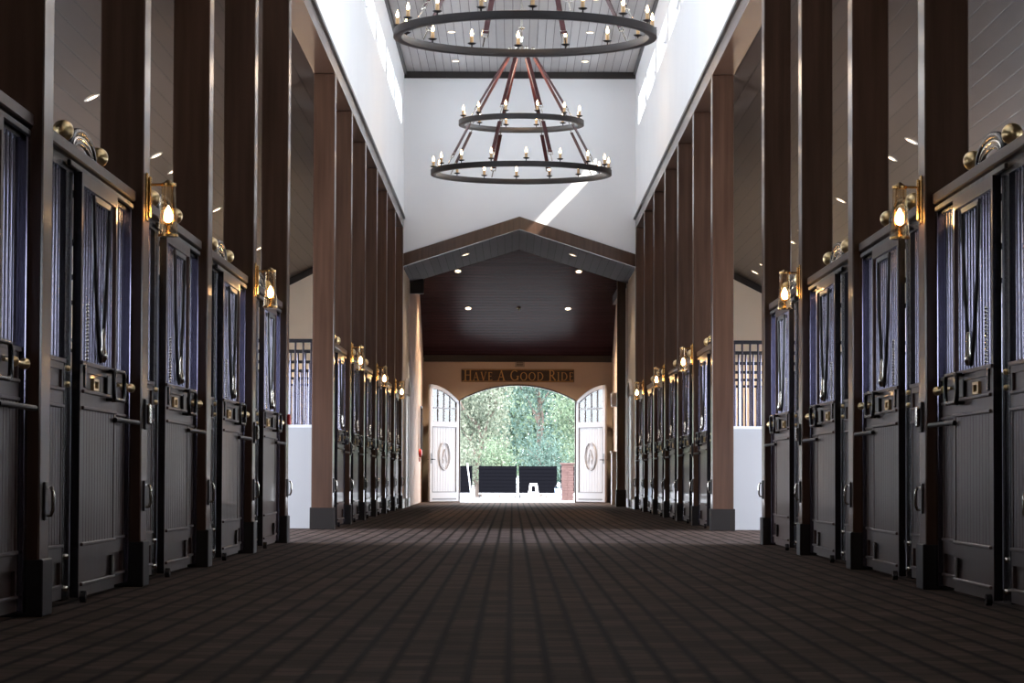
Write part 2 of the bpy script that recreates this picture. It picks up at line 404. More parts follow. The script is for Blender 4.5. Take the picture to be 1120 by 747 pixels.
for i, s_ in enumerate((-1, 1)):
    struct('baseboard_'+('left', 'right')[i], MB(s_).box(PX-.03, PX, END+.1, 62.4, 0, .18), 'white_paint')

# entry post on the right and dark corner beam on the left
p = empty('entry_post', (2.22, PASS+.1, 0))
tag(p, 'brown timber post at the right edge of the dark-ceilinged entry', 'post')
MB().box(-.09, .09, -.09, .09, 0, 5.0, .006).build('shaft', 'post', p)
MB().box(-.11, .11, -.11, .11, 0, .36, .006).build('plinth', 'plinth', p)
o = MB().box(-2.36, -2.06, PASS, PASS+.2, 4.58, 5.0).build('corner_beam', 'trim')
tag(o, 'short dark beam end high on the left wall of the entry', 'beam')
o = MB().box(PX-.07, PX+.02, 63.6, 69.9, 4.75, 4.95).build('wall_beam', 'trim', loc=(0, 0, 0))
tag(o, 'dark timber running along the right wall of the entry', 'beam')
# white casings at both ends of the passage
for s_, side in ((-1, 'left'), (1, 'right')):
    t = MB(s_); t.box(PX-.05, PX-.005, 59.4, 59.55, 0, 2.3); t.box(PX-.05, PX-.005, 60.9, 61.05, 0, 2.3)
    t.tube([(PX-.045, 60.225-.75*math.cos(PI*k/10), 2.3+.32*math.sin(PI*k/10)) for k in range(11)], .04, 4)
    o = t.build('side_door_casing', 'white_paint'); tag(o, 'arched white side door casing on the %s wall of the passage' % side, 'door casing')
    d = MB(s_).box(PX-.03, PX-.004, 59.55, 60.9, .02, 2.3).build('door_panel', 'leaf_edge' if s_ > 0 else 'white_paint', o)
# right: white box and white post, left: red alarm, dark frame
t = empty('wall_box', (PX, 67.6, 2.42)); tag(t, 'small white box on the right wall of the entry', 'electrical box')
MB().box(-.17, 0.0, -.22, .22, -.16, .16, .012).build('housing', 'white_paint', t)
MB().box(-.18, -.17, -.16, .16, -.11, .11).build('cover', 'grey_plastic', t)
t = empty('white_cabinet', (PX, 66.9, 0)); tag(t, 'narrow white cabinet standing by the right wall of the entry', 'cabinet')
MB().box(-.19, .0, -.25, .25, 0, 1.18, .006).build('body', 'white_paint', t)
MB().box(-.21, .0, -.27, .27, 1.18, 1.22).build('top', 'white_paint', t)
t = empty('fire_bell', (-PX, 69.2, 1.18)); tag(t, 'small round red alarm on the left wall near the doorway', 'alarm')
MB().lathe([(.11, 0), (.11, .02), (.09, .05), (.04, .07)], (0, 0, 0), 18, 'x').build('gong', 'red', t, True)
MB().box(0, .03, -.05, .05, -.2, -.11, .004).build('back_box', 'red', t)
t = empty('notice_frame', (-PX+.02, 69.6, 1.75)); tag(t, 'tall dark framed notice on the left wall near the doorway', 'frame')
f = MB(); f.box(0, .03, -.35, .35, -.55, -.5); f.box(0, .03, -.35, .35, .5, .55); f.box(0, .03, -.35, -.3, -.55, .55); f.box(0, .03, .3, .35, -.55, .55); f.build('frame', 'trim', t)
MB().box(0, .012, -.3, .3, -.5, .5).build('board', 'beige', t)

# ------------------------------------------------------------------ posts
ORD = ['nearest', 'second', 'third', 'fourth', 'fifth', 'sixth', 'seventh']
def make_post(sgn, even):
    t = empty('hall_post')
    MB(sgn).box(0, PW, -PT/2, PT/2, 0, BEAM0, .008).build('shaft', 'post', t)
    MB(sgn).box(-.018, PW+.018, -PT/2-.003, PT/2+.003, 0, .265, .006).build('plinth', 'plinth', t)
    r = MB(sgn).box(-.012, 0, -.05, .05, .44, .62, .004).build('tie_ring_plate', 'iron', t)
    q = [(-.010, 0, .595), (-.03, 0, .595), (-.04, 0, .57), (-.04, 0, .49), (-.03, 0, .465), (-.010, 0, .465)]
    MB(sgn).tube(q, .009, 8).build('tie_ring', 'nickel', r, True)
    if even:
        r = MB(sgn).box(-.016, 0, -.05, .05, .92, 1.10, .004).build('switch_plate', 'iron', t)
        MB(sgn).box(-.042, -.016, -.022, .022, .95, 1.07, .008).build('switch_cover', 'nickel', r)
    return t
protos = {}
for sgn in (-1, 1):
    for ev in (0, 1):
        protos[(sgn, ev)] = make_post(sgn, ev); index_kids(protos[(sgn, ev)])
usedp = set()
def postword(n, side):
    if n <= 5:
        vis = [k for k in (0, 1, 2, 3, 4, 5)]
        return ['first', 'second', 'third', 'fourth', 'fifth', 'last'][n] 
    return ['first', 'second', 'third', 'fourth', 'fifth', 'sixth', 'last'][n-7]
for sgn, side in ((-1, 'left'), (1, 'right')):
    for n in POSTS:
        key = (sgn, 1 if n % 2 == 0 else 0)
        o = protos[key] if key not in usedp else copy_tree(protos[key]); usedp.add(key)
        o.location = (sgn*W, far_edge(n)-PT/2, 0)
        if n == 5: l = 'tall brown timber post on the %s at the near corner of the cross aisle' % side
        elif n == 7: l = 'tall brown timber post on the %s at the far corner of the cross aisle' % side
        elif n == 13: l = 'last tall brown post on the %s, touching the white end wall' % side
        elif n < 5: l = '%s tall brown post of the %s row, counting towards the cross aisle%s' % (['first', 'second', 'third', 'fourth', 'fifth'][n], side, ', lantern on it' if n in (2, 4) else '')
        else: l = '%s tall brown post past the cross aisle on the %s%s' % (['', 'second', 'third', 'fourth', 'fifth', 'sixth'][n-7], side, ', lantern on it' if n % 2 == 0 else '')
        tag(o, l, 'post', 'timber posts along the %s side' % side)

# ------------------------------------------------------------------ stall fronts
LB = BAY-PT
def lower_panel(b, x, t, y0, y1, planks=True, inset=.05):
    """framed joinery between y0 and y1, z .03..1.23; b collects frame, returns plank mesh data"""
    b.box(x, x+t, y0, y0+inset, .03, 1.23); b.box(x, x+t, y1-inset, y1, .03, 1.23)
    for z0, z1 in ((.03, .095), (.215, .295), (1.0, 1.075), (1.18, 1.23)):
        b.box(x, x+t, y0+inset, y1-inset, z0, z1)
    b.box(x-.012, x+t, y0, y1, 1.215, 1.235)                 # ledge
    for z in (.095, .298, .996, 1.08):                         # mouldings
        b.box(x-.014, x+.01, y0+inset-.012, y1-inset+.012, z-.009, z+.009, .004)
    b.box(x+.018, x+t-.004, y0+inset, y1-inset, .095, .215)
    b.box(x+.014, x+t-.004, y0+inset, y1-inset, 1.075, 1.18)
def planks(b, x, t, y0, y1, z0, z1, w=.085):
    n = max(2, round((y1-y0)/w)); w = (y1-y0)/n
    b.box(x+.012, x+t-.006, y0, y1, z0, z1)
    for k in range(n):
        a, c = y0+k*w+.004, y0+(k+1)*w-.004
        b.prism([(a, x+.012), (a+.006, x+.004), (c-.006, x+.004), (c, x+.012)][::1], 'z', z0, z1) if False else b.box(x+.004, x+.012, a, c, z0, z1)
def bars(b, x, y0, y1, z0, z1, sp=.098, r=.0082, n=8):
    k = max(1, round((y1-y0)/sp)); s = (y1-y0)/k
    for i in range(k):
        y = y0+(i+.5)*s
        b.lathe([(r, z0), (r, z1)], (x, y, 0), n)
def make_front(sgn):
    t = empty('stall_front')
    # cap rail
    MB(sgn).box(.045, .215, 0, LB, 2.255, 2.32, .008).build('cap_rail', 'door_wood', t)
    MB(sgn).box(.085, .155, 0, LB, 2.19, 2.255).build('header', 'steel', t)
    trk = MB(sgn).box(.05, .072, .9, LB-.05, 2.208, 2.238, .004).build('door_track', 'iron', t)
    ap = None
    for (hw, hh, rr, mt) in ((.43, .150, .020, 'steel'), (.375, .118, .013, 'nickel'), (.32, .088, .012, 'steel')):
        ar = MB(sgn); ar.tube([(.125, 1.76-hw*math.cos(PI*k/20), 2.318+hh*math.sin(PI*k/20)**.75) for k in range(21)], rr, 8)
        if mt == 'nickel': o_ = ar.build('bright_arch', mt, t, True)
        else: o_ = ar.build('crest_arch', mt, t, True)
    for y in (1.10, 2.37):
        bl = MB(sgn); bl.ball((.125, y, 2.405), .056, 18)
        bl.lathe([(.03, 2.318), (.03, 2.33), (.016, 2.34), (.016, 2.36)], (.125, y, 0), 12)
        bl.build('brass_finial', 'brass', t, True)
    # fixed panels
    for (a, c) in ((0, .95), (2.44, 3.28)):
        b = MB(sgn); lower_panel(b, .085, .05, a, c); planks(b, .085, .05, a+.05, c-.05, .295, 1.0)
        pn = b.build('side_panel', 'door_wood', t)
        g = MB(sgn); bars(g, .11, a+.02, c-.02, 1.23, 2.19); g.build('grille', 'bar', pn, True)
    # door jamb near side, with bolts, and light stile far side
    j = MB(sgn).box(.082, .14, .95, 1.17, .02, 2.19).build('jamb', 'steel', t)
    for z in (.08, .24, 1.11, 1.19):
        q = MB(sgn); q.lathe([(.016, .083), (.016, .074), (.011, .066)], (0, 1.04, z), 10, 'x')
        q.build('bolt', 'brass' if z > 1 else 'nickel', j, True)
    MB(sgn).box(.06, .14, 3.30, LB, .02, 2.25, .004).build('end_stile', 'bar', t)
    # sliding door
    b = MB(sgn); x = .03
    lower_panel(b, x, .045, 1.15, 2.49, inset=.06); planks(b, x, .045, 1.21, 2.43, .295, 1.0, .10)
    b.box(x, x+.045, 1.15, 1.20, 1.23, 2.20); b.box(x, x+.045, 2.44, 2.49, 1.23, 2.20); b.box(x, x+.045, 1.20, 2.44, 2.135, 2.20)
    d = b.build('sliding_door', 'door_wood', t)
    g = MB(sgn); bars(g, x+.024, 1.20, 2.44, 1.23, 2.14, .096); g.build('door_grille', 'bar', d, True)
    e = MB(sgn).box(x+.001, x+.044, 1.143, 1.15, .03, 2.2).build('edge_channel', 'steel', d)
    y = MB(sgn); yc = 1.82
    L_ = [(yc-.29, 2.10), (yc-.27, 1.95), (yc-.20, 1.65), (yc-.11, 1.42), (yc-.045, 1.30), (yc, 1.255)]
    P = L_ + [(2*yc-a, c) for a, c in L_[-2::-1]]
    y.tube([(x-.006, a, c) for a, c in P], .012, 6)
    y.box(x-.014, x+.002, yc-.30, yc+.30, 2.085, 2.115)
    y.build('yoke_frame', 'iron', d, True)
    y = MB(sgn); y.lathe([(.009, 1.25), (.022, 1.27), (.020, 1.30), (.010, 1.34), (.012, 1.40), (.006, 1.43)], (x-.022, yc, 0), 10); y.build('yoke_latch', 'nickel', d, True)
    # nameplate frame
    f = MB(sgn); a, c, z0, z1 = 1.62, 1.82, 1.095, 1.16
    f.box(x-.002, x+.014, a, c, z0, z0+.014); f.box(x-.002, x+.014, a, c, z1-.014, z1); f.box(x-.002, x+.014, a, a+.035, z0, z1); f.box(x-.002, x+.014, c-.035, c, z0, z1)
    f.build('nameplate_frame', 'brass', d)
    # handle: rounded loop
    h = MB(sgn); a, c, z0, z1, q, X = 2.0, 2.42, 1.06, 1.215, .05, x-.055
    pts = []
    for (cy, cz, a0) in ((c-q, z1-q, 0), (a+q, z1-q, 90), (a+q, z0+q, 180), (c-q, z0+q, 270)):
        for k in range(5):
            an = R(a0+90*k/4); pts.append((X, cy+q*math.cos(an), cz+q*math.sin(an)))
    h.tube(pts, .012, 8, True)
    for cy in (a+.1, c-.1):
        for cz in (z0, z1): h.tube([(X, cy, cz), (x+.02, cy, cz)], .009, 8)
    h.build('handle', 'steel', d, True)
    MB(sgn).box(x-.006, x+.01, 2.12, 2.30, 1.09, 1.19, .004).build('handle_plate', 'iron', d)
    # slide bolt
    s_ = MB(sgn); s_.lathe([(.009, 2.5), (.009, 2.74), (.024, 2.745), (.024, 2.76), (.009, 2.765), (.009, 3.0), (.014, 3.02), (.026, 3.03), (.026, 3.045), (.009, 3.05)], (.02, 0, 1.15), 14, 'y')
    s_.build('slide_bolt', 'brass', d, True)
    s_ = MB(sgn); s_.tube([(.015, 2.35, .955), (.0, 2.45, .955), (.0, 3.22, .955)], .014, 8); s_.tube([(.0, 2.8, .955), (.05, 2.8, .955)], .01, 6)
    s_.build('keeper_bar', 'iron', d, True)
    # guard strip, hanging bead chain
    MB(sgn).box(x-.012, x, 1.24, 1.29, 1.10, 1.235, .003).build('edge_guard', 'steel', d)
    ch = MB(sgn)
    for k in range(16): ch.ball((x-.012, 1.29, 1.25+.0185*k), .0085, 8)
    ch.build('bead_chain', 'nickel', d, True)
    # bottom corner wear plates
    kp = MB(sgn); kp.box(x-.004, x, 2.36, 2.42, .1, .21); kp.build('corner_plate', 'steel', d)
    rl = MB(sgn); rl.lathe([(.03, -.015), (.03, .015)], (.015, 1.22, .032), 12, 'x'); rl.build('guide_roller', 'steel', d, True)
    return t
fronts = {s: make_front(s) for s in (-1, 1)}
for s in fronts: index_kids(fronts[s])
# low sill under every front is part of it
usedf = set()
for sgn, side in ((-1, 'left'), (1, 'right')):
    for n in [0, 1, 2, 3, 4, 7, 8, 9, 10, 11, 12]:
        if sgn > 0 and n == 0: pass
        o = fronts[sgn] if sgn not in usedf else copy_tree(fronts[sgn]); usedf.add(sgn)
        o.location = (sgn*W, far_edge(n), 0)
        if n < 5:
            w = ['fifth', 'fourth', 'third', 'second', 'first'][n]
            l = 'dark barred stall front with sliding door, %s before the cross aisle on the %s' % (w, side)
        else:
            w = ['first', 'second', 'third', 'fourth', 'fifth', 'last'][n-7]
            l = 'dark barred stall front with sliding door, %s past the cross aisle on the %s' % (w, side)
        tag(o, l, 'stall front', 'stall fronts on the %s side' % side)

# stall partitions
def make_partition(sgn):
    t = empty('stall_partition')
    MB(sgn).box(.27, XO-W-.02, -.03, .03, 0, 1.24).build('wainscot', 'wainscot_white', t)
    MB(sgn).box(.27, XO-W-.02, -.045, .045, 1.24, 1.275).build('sill_rail', 'white_paint', t)
    g = MB(sgn)
    n = 36; x0, x1 = .27, XO-W-.02
    for i in range(n):
        g.lathe([(.0125, 1.275), (.0125, 2.30)], (x0+(i+.5)*(x1-x0)/n, 0, 0), 6)
    g.build('grille', 'bar', t, True)
    MB(sgn).box(x0, x1, -.03, .03, 2.29, 2.335).build('top_rail', 'steel', t)
    return t
parts = {s: make_partition(s) for s in (-1, 1)}
for s in parts: index_kids(parts[s])
usedq = set()
for sgn, side in ((-1, 'left'), (1, 'right')):
    for n in [0, 1, 2, 3, 4, 5, 7, 8, 9, 10, 11, 12]:
        o = parts[sgn] if sgn not in usedq else copy_tree(parts[sgn]); usedq.add(sgn)
        o.location = (sgn*W, far_edge(n)-PT/2 + (.55 if n == 7 else 0), 0)
        if n == 7: l = 'white half wall with black bars facing the cross aisle on the %s' % side
        elif n < 7: l = 'barred partition behind the %s post of the near %s row' % (['first', 'second', 'third', 'fourth', 'fifth', 'last'][n], side)
        else: l = 'barred partition behind the %s post past the cross aisle on the %s' % (['', 'second', 'third', 'fourth', 'fifth', 'sixth'][n-7], side)
        tag(o, l, 'partition', 'stall partitions on the %s' % side)

# ------------------------------------------------------------------ lantern sconces
def make_sconce(sgn):
    t = empty('wall_lantern')
    b = MB(sgn)
    b.box(-.012, 0, -.045, .045, 2.15, 2.44, .006); b.box(-.03, -.012, -.022, .022, 2.17, 2.42, .008)
    bp_ = b.build('backplate', 'sconce_brass', t)
    a = MB(sgn); a.tube([(-.02, 0, 2.37), (-.06, 0, 2.372), (-.13, 0, 2.372)], .008, 8); a.lathe([(.045, 2.362), (.046, 2.378), (.03, 2.384), (.008, 2.40)], (-.13, 0, 0), 16)
    a.build('arm', 'sconce_brass', t, True)
    g = MB(sgn); n = 12
    g.lathe([(.058, 2.075), (.055, 2.15), (.046, 2.25), (.042, 2.36), (.040, 2.36), (.044, 2.25), (.053, 2.15), (.056, 2.075)], (-.13, 0, 0), 16, closed=True)
    g.build('glass_shade', 'glass', t, True)
    c = MB(sgn); c.lathe([(.06, 2.062), (.06, 2.076), (.02, 2.078), (.012, 2.09), (.012, 2.13), (.02, 2.135), (.02, 2.145)], (-.13, 0, 0), 16)
    for k in range(4):
        an = PI/4+PI/2*k
        c.tube([(-.13+.035*math.cos(an), .035*math.sin(an), 2.075), (-.13+.028*math.cos(an), .028*math.sin(an), 2.365)], .002, 4)
    c.build('lamp_base', 'sconce_brass', t, True)
    f = MB(sgn); f.lathe([(.006, 2.145), (.022, 2.16), (.027, 2.185), (.018, 2.215), (.003, 2.245)], (-.13, 0, 0), 10)
    f.build('bulb', 'sconce_flame', t, True)
    return t
def add_point(loc, power, col, r=.03, name='lamp_light'):
    l = bpy.data.lights.new(name, 'POINT'); l.energy = power; l.color = col; l.shadow_soft_size = r
    o = bpy.data.objects.new(name, l); COL.objects.link(o); o.location = loc
    return o
sc = {s: make_sconce(s) for s in (-1, 1)}
for s in sc: index_kids(sc[s])
useds = set()
for sgn, side in ((-1, 'left'), (1, 'right')):
    for i, n in enumerate([2, 4, 8, 10, 12]):
        o = sc[sgn] if sgn not in useds else copy_tree(sc[sgn]); useds.add(sgn)
        o.location = (sgn*W, far_edge(n)-PT/2, 0)
        w = ['nearest', 'second nearest', 'third nearest', 'fourth nearest', 'farthest'][i]
        tag(o, 'lit brass and glass wall lantern, %s of those on the %s posts' % (w, side), 'wall lamp', 'lanterns on the %s posts' % side)

o = MB().box(-.0, .028, -.045, .045, 1.12, 1.22, .006).build('pull_station', 'red', loc=(-W, far_edge(5)-PT/2, .02))
tag(o, 'red fire alarm pull box on the left post at the cross aisle', 'fire alarm')

# ------------------------------------------------------------------ chandeliers
def make_chandelier():
    t = empty('ring_chandelier')
    H = 5.46
    ang = [20, 55, -20, -55, 160, 125, 200, 235]
    tiers = [(1.45, 0.0, 16, 3), (1.005, .80, 12, 15)]
    for Ro, dz, nc, off in tiers:
        r = MB(); r.lathe([(Ro, dz+.004), (Ro, dz+.081), (Ro-.006, dz+.085), (Ro-.088, dz+.085), (Ro-.092, dz+.08), (Ro-.092, dz+.004), (Ro-.086, dz), (Ro-.006, dz)], (0, 0, 0), 72, closed=True)
        r.build('ring', 'iron', t, True)
        for k in range(nc):
            a = R(off+360*k/nc); cx, cy = (Ro-.046)*math.sin(a), -(Ro-.046)*math.cos(a); z = dz+.085
            c = MB(); c.lathe([(.021, z+.052), (.021, z+.13)], (cx, cy, 0), 10)
            c = c.build('candle', 'candle', t, True)
            p_ = MB(); p_.lathe([(.008, z), (.008, z+.03), (.035, z+.036), (.052, z+.05), (.048, z+.054), (.01, z+.053)], (cx, cy, 0), 12)
            p_.build('drip_pan', 'iron', c, True)
            f = MB(); f.lathe([(.007, z+.13), (.017, z+.147), (.018, z+.165), (.009, z+.192), (.002, z+.215)], (cx, cy, 0), 8)
            f.build('bulb', 'flame', c, True)
    zh = 7.45-H
    for a in ang:
        a = R(a); sx, cy = math.sin(a), -math.cos(a)
        for (r0, z0, r1, z1) in ((.20, zh, .96, .80+.10), (.96, .80+.02, 1.40, .10)):
            P0 = Vector((r0*sx, r0*cy, z0)); P1 = Vector((r1*sx, r1*cy, z1)); d = P1-P0; l = d.length; d.normalize()
            side = Vector((cy, -sx, 0)).normalized(); nn = d.cross(side)
            f0, f1 = .03*l+.04, l-.17
            b = MB()
            def quadbox(b, A, B, w, th):
                vs = []
                for q in (A, B):
                    for (i, j) in ((-1, -1), (1, -1), (1, 1), (-1, 1)): vs.append(b.v(q+side*w/2*i+nn*th/2*j))
                for fc in ((0, 1, 2, 3), (7, 6, 5, 4), (0, 4, 5, 1), (1, 5, 6, 2), (2, 6, 7, 3), (3, 7, 4, 0)): b.bm.faces.new([vs[i] for i in fc])
            quadbox(b, P0+d*f0, P0+d*f1, .062, .012)
            st = b.build('strap', 'leather', t)
            b = MB()
            for e in (-1, 1):
                b.tube([P0+d*(f1-.035)+side*.036*e, P0+d*(f1+.045)+side*.036*e], .007, 6)
            for e in (f1-.035, f1+.045): b.tube([P0+d*e-side*.04, P0+d*e+side*.04], .007, 6)
            b.tube([P0+d*(f1+.045), P1], .008, 6)
            b.build('buckle', 'nickel', st, True)
            MB().tube([P0, P0+d*f0], .008, 6).build('link', 'nickel', st, True)
    b = MB(); b.lathe([(.21, zh-.02), (.22, zh), (.21, zh+.02), (.16, zh+.02), (.16, zh-.02)], (0, 0, 0), 24, closed=True)
    for k in range(4):
        a = PI/4+k*PI/2
        b.tube([(.18*math.cos(a), .18*math.sin(a), zh), (0, 0, zh+.03)], .012, 6)
    for k in range(8):
        a = PI/8+k*PI/4; b.ball((.2*math.cos(a), .2*math.sin(a), zh+.04), .032, 8)
    b.build('hub', 'nickel', t, True)
    b = MB(); b.lathe([(.02, zh-.05), (.04, zh), (.03, zh+.08), (.014, zh+.12), (.014, zh+.2), (.03, zh+.24), (.014, zh+.28), (.012, zh+.36), (.055, zh+.38), (.055, zh+.395), (.015, zh+.41), (.012, CEIL-H-.05), (.07, CEIL-H-.04), (.08, CEIL-H)], (0, 0, 0), 14)
    b.build('stem', 'nickel', t, True)
    t.location = (0, 0, H)
    return t
ch = make_chandelier(); index_kids(ch)
ch.location = (0, 32.0, 5.46)
tag(ch, 'large black ring chandelier with candle bulbs, nearer one cut off by the top edge', 'chandelier', 'ring chandeliers')
c2 = copy_tree(ch); c2.location = (0, 46.7, 5.46)
tag(c2, 'two-tier black ring chandelier on red straps, farther one in full view', 'chandelier', 'ring chandeliers')

# ------------------------------------------------------------------ downlights
def make_downlight():
    t = empty('ceiling_downlight')
    MB().lathe([(.085, -.006), (.085, .004), (.06, .004), (.06, -.006)], (0, 0, 0), 18, closed=True).build('trim_ring', 'downlight_trim', t, True)
    MB().lathe([(.062, -.003), (.062, .003)], (0, 0, 0), 18).build('lens', 'lamp', t)
    return t
dl = make_downlight(); index_kids(dl); first = [True]
def spot(loc, power, ang=110, col=(1, .72, .46)):
    l = bpy.data.lights.new('downlight_beam', 'SPOT'); l.energy = power; l.color = col; l.spot_size = R(ang); l.spot_blend = .6; l.shadow_soft_size = .06
    o = bpy.data.objects.new('downlight_beam', l); COL.objects.link(o); o.location = loc
def put_light(x, y, z, rot, label, group, power=0):
    o = dl if first[0] else copy_tree(dl); first[0] = False
    o.location = (x, y, z); o.rotation_euler = rot
    tag(o, label, 'downlight', group)
    if power: spot((x, y, z-.05), power)
GAPS = {}
for sgn, side in ((-1, 'left'), (1, 'right')):
    for k in range(-3, 12):
        y = 35.7+1.83*k; d = (4.5+sgn*.122)*F/y
        for a, c in zip(POSTS[:-1], POSTS[1:]):
            d0 = (W+PW+sgn*.122)*F/(far_edge(c)-PT); d1 = (W+sgn*.122)*F/far_edge(a)
            if d0-2 < d < d1+2: GAPS.setdefault((sgn, a), []).append(k)
PN = {0: 'first', 1: 'second', 2: 'third', 3: 'fourth', 4: 'fifth', 5: 'last near', 7: 'first far'}
def dl_label(sgn, side, k):
    for (s2, a), ks in GAPS.items():
        if s2 == sgn and k in ks:
            where = 'in the cross aisle gap' if a == 5 else 'just beyond the %s post' % PN.get(a, 'far')
            if len(ks) == 1: return 'warm downlight on the %s sloping ceiling, seen %s' % (side, where)
            o_ = ['highest', 'second highest', 'third highest', 'fourth highest', 'fifth highest', 'sixth highest'][min(ks.index(k), 5)]
            return 'warm downlight on the %s sloping ceiling, %s of those %s' % (side, o_, where)
    return 'warm downlight on the %s sloping ceiling, hidden behind a timber post' % side
for sgn, side in ((-1, 'left'), (1, 'right')):
    sy = math.atan(.5)*sgn
    for k in range(-3, 12):
        y = 35.7+1.83*k; x = 4.5
        z = 5.62-.5*(x-W-.1)-.008
        put_light(sgn*x, y, z, (0, sy, 0), dl_label(sgn, side, k), 'downlights in the %s sloping ceiling' % side, 330 if k > 6 else 150 if k > 4 else 90)
    for i, y in enumerate((56.2, 52.5, 48.8)):
        w = ['farthest', 'second farthest', 'third farthest'][i]
        put_light(sgn*1.25, y, CEIL-.007, (0, 0, 0), 'small downlight in the pale high ceiling, %s on the %s' % (w, side), 'downlights in the high ceiling', 0)
    put_light(sgn*1.1, 59.8, 5.54-.322*1.1-.008, (0, math.atan(.322)*sgn, 0), 'warm downlight in the %s slope of the passage ceiling' % side, 'passage downlights', 60)
    put_light(sgn*1.2, 70.3, ez(70.3)-.008, (-math.atan(SL), 0, 0), 'warm downlight low in the dark entry ceiling, %s one' % side, 'entry downlights', 380)
    put_light(sgn*1.42, 68.6, ez(68.6)-.008, (-math.atan(SL), 0, 0), 'warm downlight high in the dark entry ceiling, %s one' % side, 'entry downlights', 380)
t = empty('sprinkler_head', (0.02, 70.3, ez(70.3))); tag(t, 'small brass sprinkler head in the middle of the dark entry ceiling', 'sprinkler')
MB().lathe([(.05, -.012), (.05, 0), (.02, .0)], (0, 0, 0), 14).build('flange', 'brass', t, True)
MB().lathe([(.012, -.06), (.012, -.012)], (0, 0, 0), 10).build('nozzle', 'brass', t, True)

# ------------------------------------------------------------------ sign with serif letters
t = empty('welcome_sign', (0, DOORY-.02, 3.14)); tag(t, 'long dark wooden sign reading HAVE A GOOD RIDE above the arched doorway', 'sign')
b = MB(); b.box(-1.40, 1.40, -.02, .02, -.16, .16, .008); b.build('board', 'sign_wood', t)
def glyph(b, ch_, x, h):
    """serif capitals from strokes; returns advance"""
    T, t_ = .115*h, .055*h      # thick, thin
    y0 = -.034
    def bar(x0, z0, x1, z1, w):
        d = Vector((x1-x0, z1-z0)).normalized(); n = Vector((-d.y, d.x))*w/2
        b.prism([(x0-n.x, z0-n.y), (x0+n.x, z0+n.y), (x1+n.x, z1+n.y), (x1-n.x, z1-n.y)], 'y', y0, -.02)
    def serif(cx, z, w=.26): b.prism([(cx-w*h/2, z-t_*.4), (cx+w*h/2, z-t_*.4), (cx+w*h/2, z+t_*.4), (cx-w*h/2, z+t_*.4)], 'y', y0-.001, -.02)
    def arcs(cx, cz, rx, rz, a0, a1, n=14):
        for k in range(n):
            a, c = R(a0+(a1-a0)*k/n), R(a0+(a1-a0)*(k+1)/n)
            def pw(a_): return t_/2+(T-t_)/2*abs(math.cos(a_))
            q = []
            for s_, aa in ((1, a), (1, c), (-1, c), (-1, a)):
                q.append((cx+(rx+s_*pw(aa))*math.cos(aa), cz+(rz+s_*pw(aa))*math.sin(aa)))
            b.prism(q, 'y', y0, -.02)
    B = -h/2 if False else 0
    if ch_ == 'H':
        w = .72*h; bar(x+.12*h, 0, x+.12*h, h, T); bar(x+w-.12*h, 0, x+w-.12*h, h, T); bar(x+.12*h, .52*h, x+w-.12*h, .52*h, t_)
        for q in (.12*h, w-.12*h): serif(x+q, 0); serif(x+q, h)
    elif ch_ == 'A':
        w = .74*h; bar(x+.08*h, 0, x+w/2, h, t_); bar(x+w/2, h, x+w-.1*h, 0, T); bar(x+.2*h, .34*h, x+w-.2*h, .34*h, t_); serif(x+.08*h, 0, .22); serif(x+w-.1*h, 0, .24)
    elif ch_ == 'V':
        w = .72*h; bar(x+.1*h, h, x+w/2, 0, T); bar(x+w/2, 0, x+w-.08*h, h, t_); serif(x+.1*h, h, .24); serif(x+w-.08*h, h, .22)
    elif ch_ == 'E':
        w = .52*h; bar(x+.14*h, 0, x+.14*h, h, T)
        for z, l in ((t_/2, .5), (.52*h, .42), (h-t_/2, .48)): bar(x+.06*h, z, x+l*h, z, t_)
        for z, l in ((.07*h, .49), (h-.07*h, .47)): bar(x+l*h, z-.07*h, x+l*h, z+.07*h, t_*.8)
    elif ch_ == 'I':
        w = .3*h; bar(x+.15*h, 0, x+.15*h, h, T); serif(x+.15*h, 0); serif(x+.15*h, h)
    elif ch_ == 'O':
        w = .84*h; arcs(x+.42*h, h/2, .36*h, .47*h, 0, 360, 28)
    elif ch_ == 'G':
        w = .82*h; arcs(x+.42*h, h/2, .36*h, .47*h, 48, 330, 24); bar(x+.72*h, .06*h, x+.72*h, .42*h, T); serif(x+.72*h, .42*h, .24)
    elif ch_ == 'D':
        w = .78*h; bar(x+.14*h, 0, x+.14*h, h, T); arcs(x+.30*h, h/2, .40*h, .475*h, -90, 90, 16); bar(x+.04*h, h-t_/2, x+.32*h, h-t_/2, t_); bar(x+.04*h, t_/2, x+.32*h, t_/2, t_)
    elif ch_ == 'R':
        w = .68*h; bar(x+.14*h, 0, x+.14*h, h, T); arcs(x+.30*h, .74*h, .20*h, .235*h, -90, 90, 14); bar(x+.04*h, h-t_/2, x+.32*h, h-t_/2, t_); bar(x+.14*h, .505*h, x+.32*h, .505*h, t_)
        bar(x+.30*h, .5*h, x+.66*h, 0, T); serif(x+.14*h, 0); 
    else: w = .34*h
    return w
def text(parent, word, x0, big=.255, small=.205):
    x = x0
    for i, c_ in enumerate(word):
        h = big if i == 0 else small
        b = MB(); w = glyph(b, c_, x, h)
        o = b.build('letter', 'gold', parent, loc=(0, 0, -.12)); x += w+.036
    return x
x = -1.33
for wd in ('HAVE', 'A', 'GOOD', 'RIDE'):
    x = text(t, wd, x) + .095
SIGN_END = x
b = MB()
for q in ((-1.385, 1.385, -.024, -.018, .135, .148), (-1.385, 1.385, -.024, -.018, -.148, -.135)): b.box(*q)
b.build('border_line', 'gold', t)
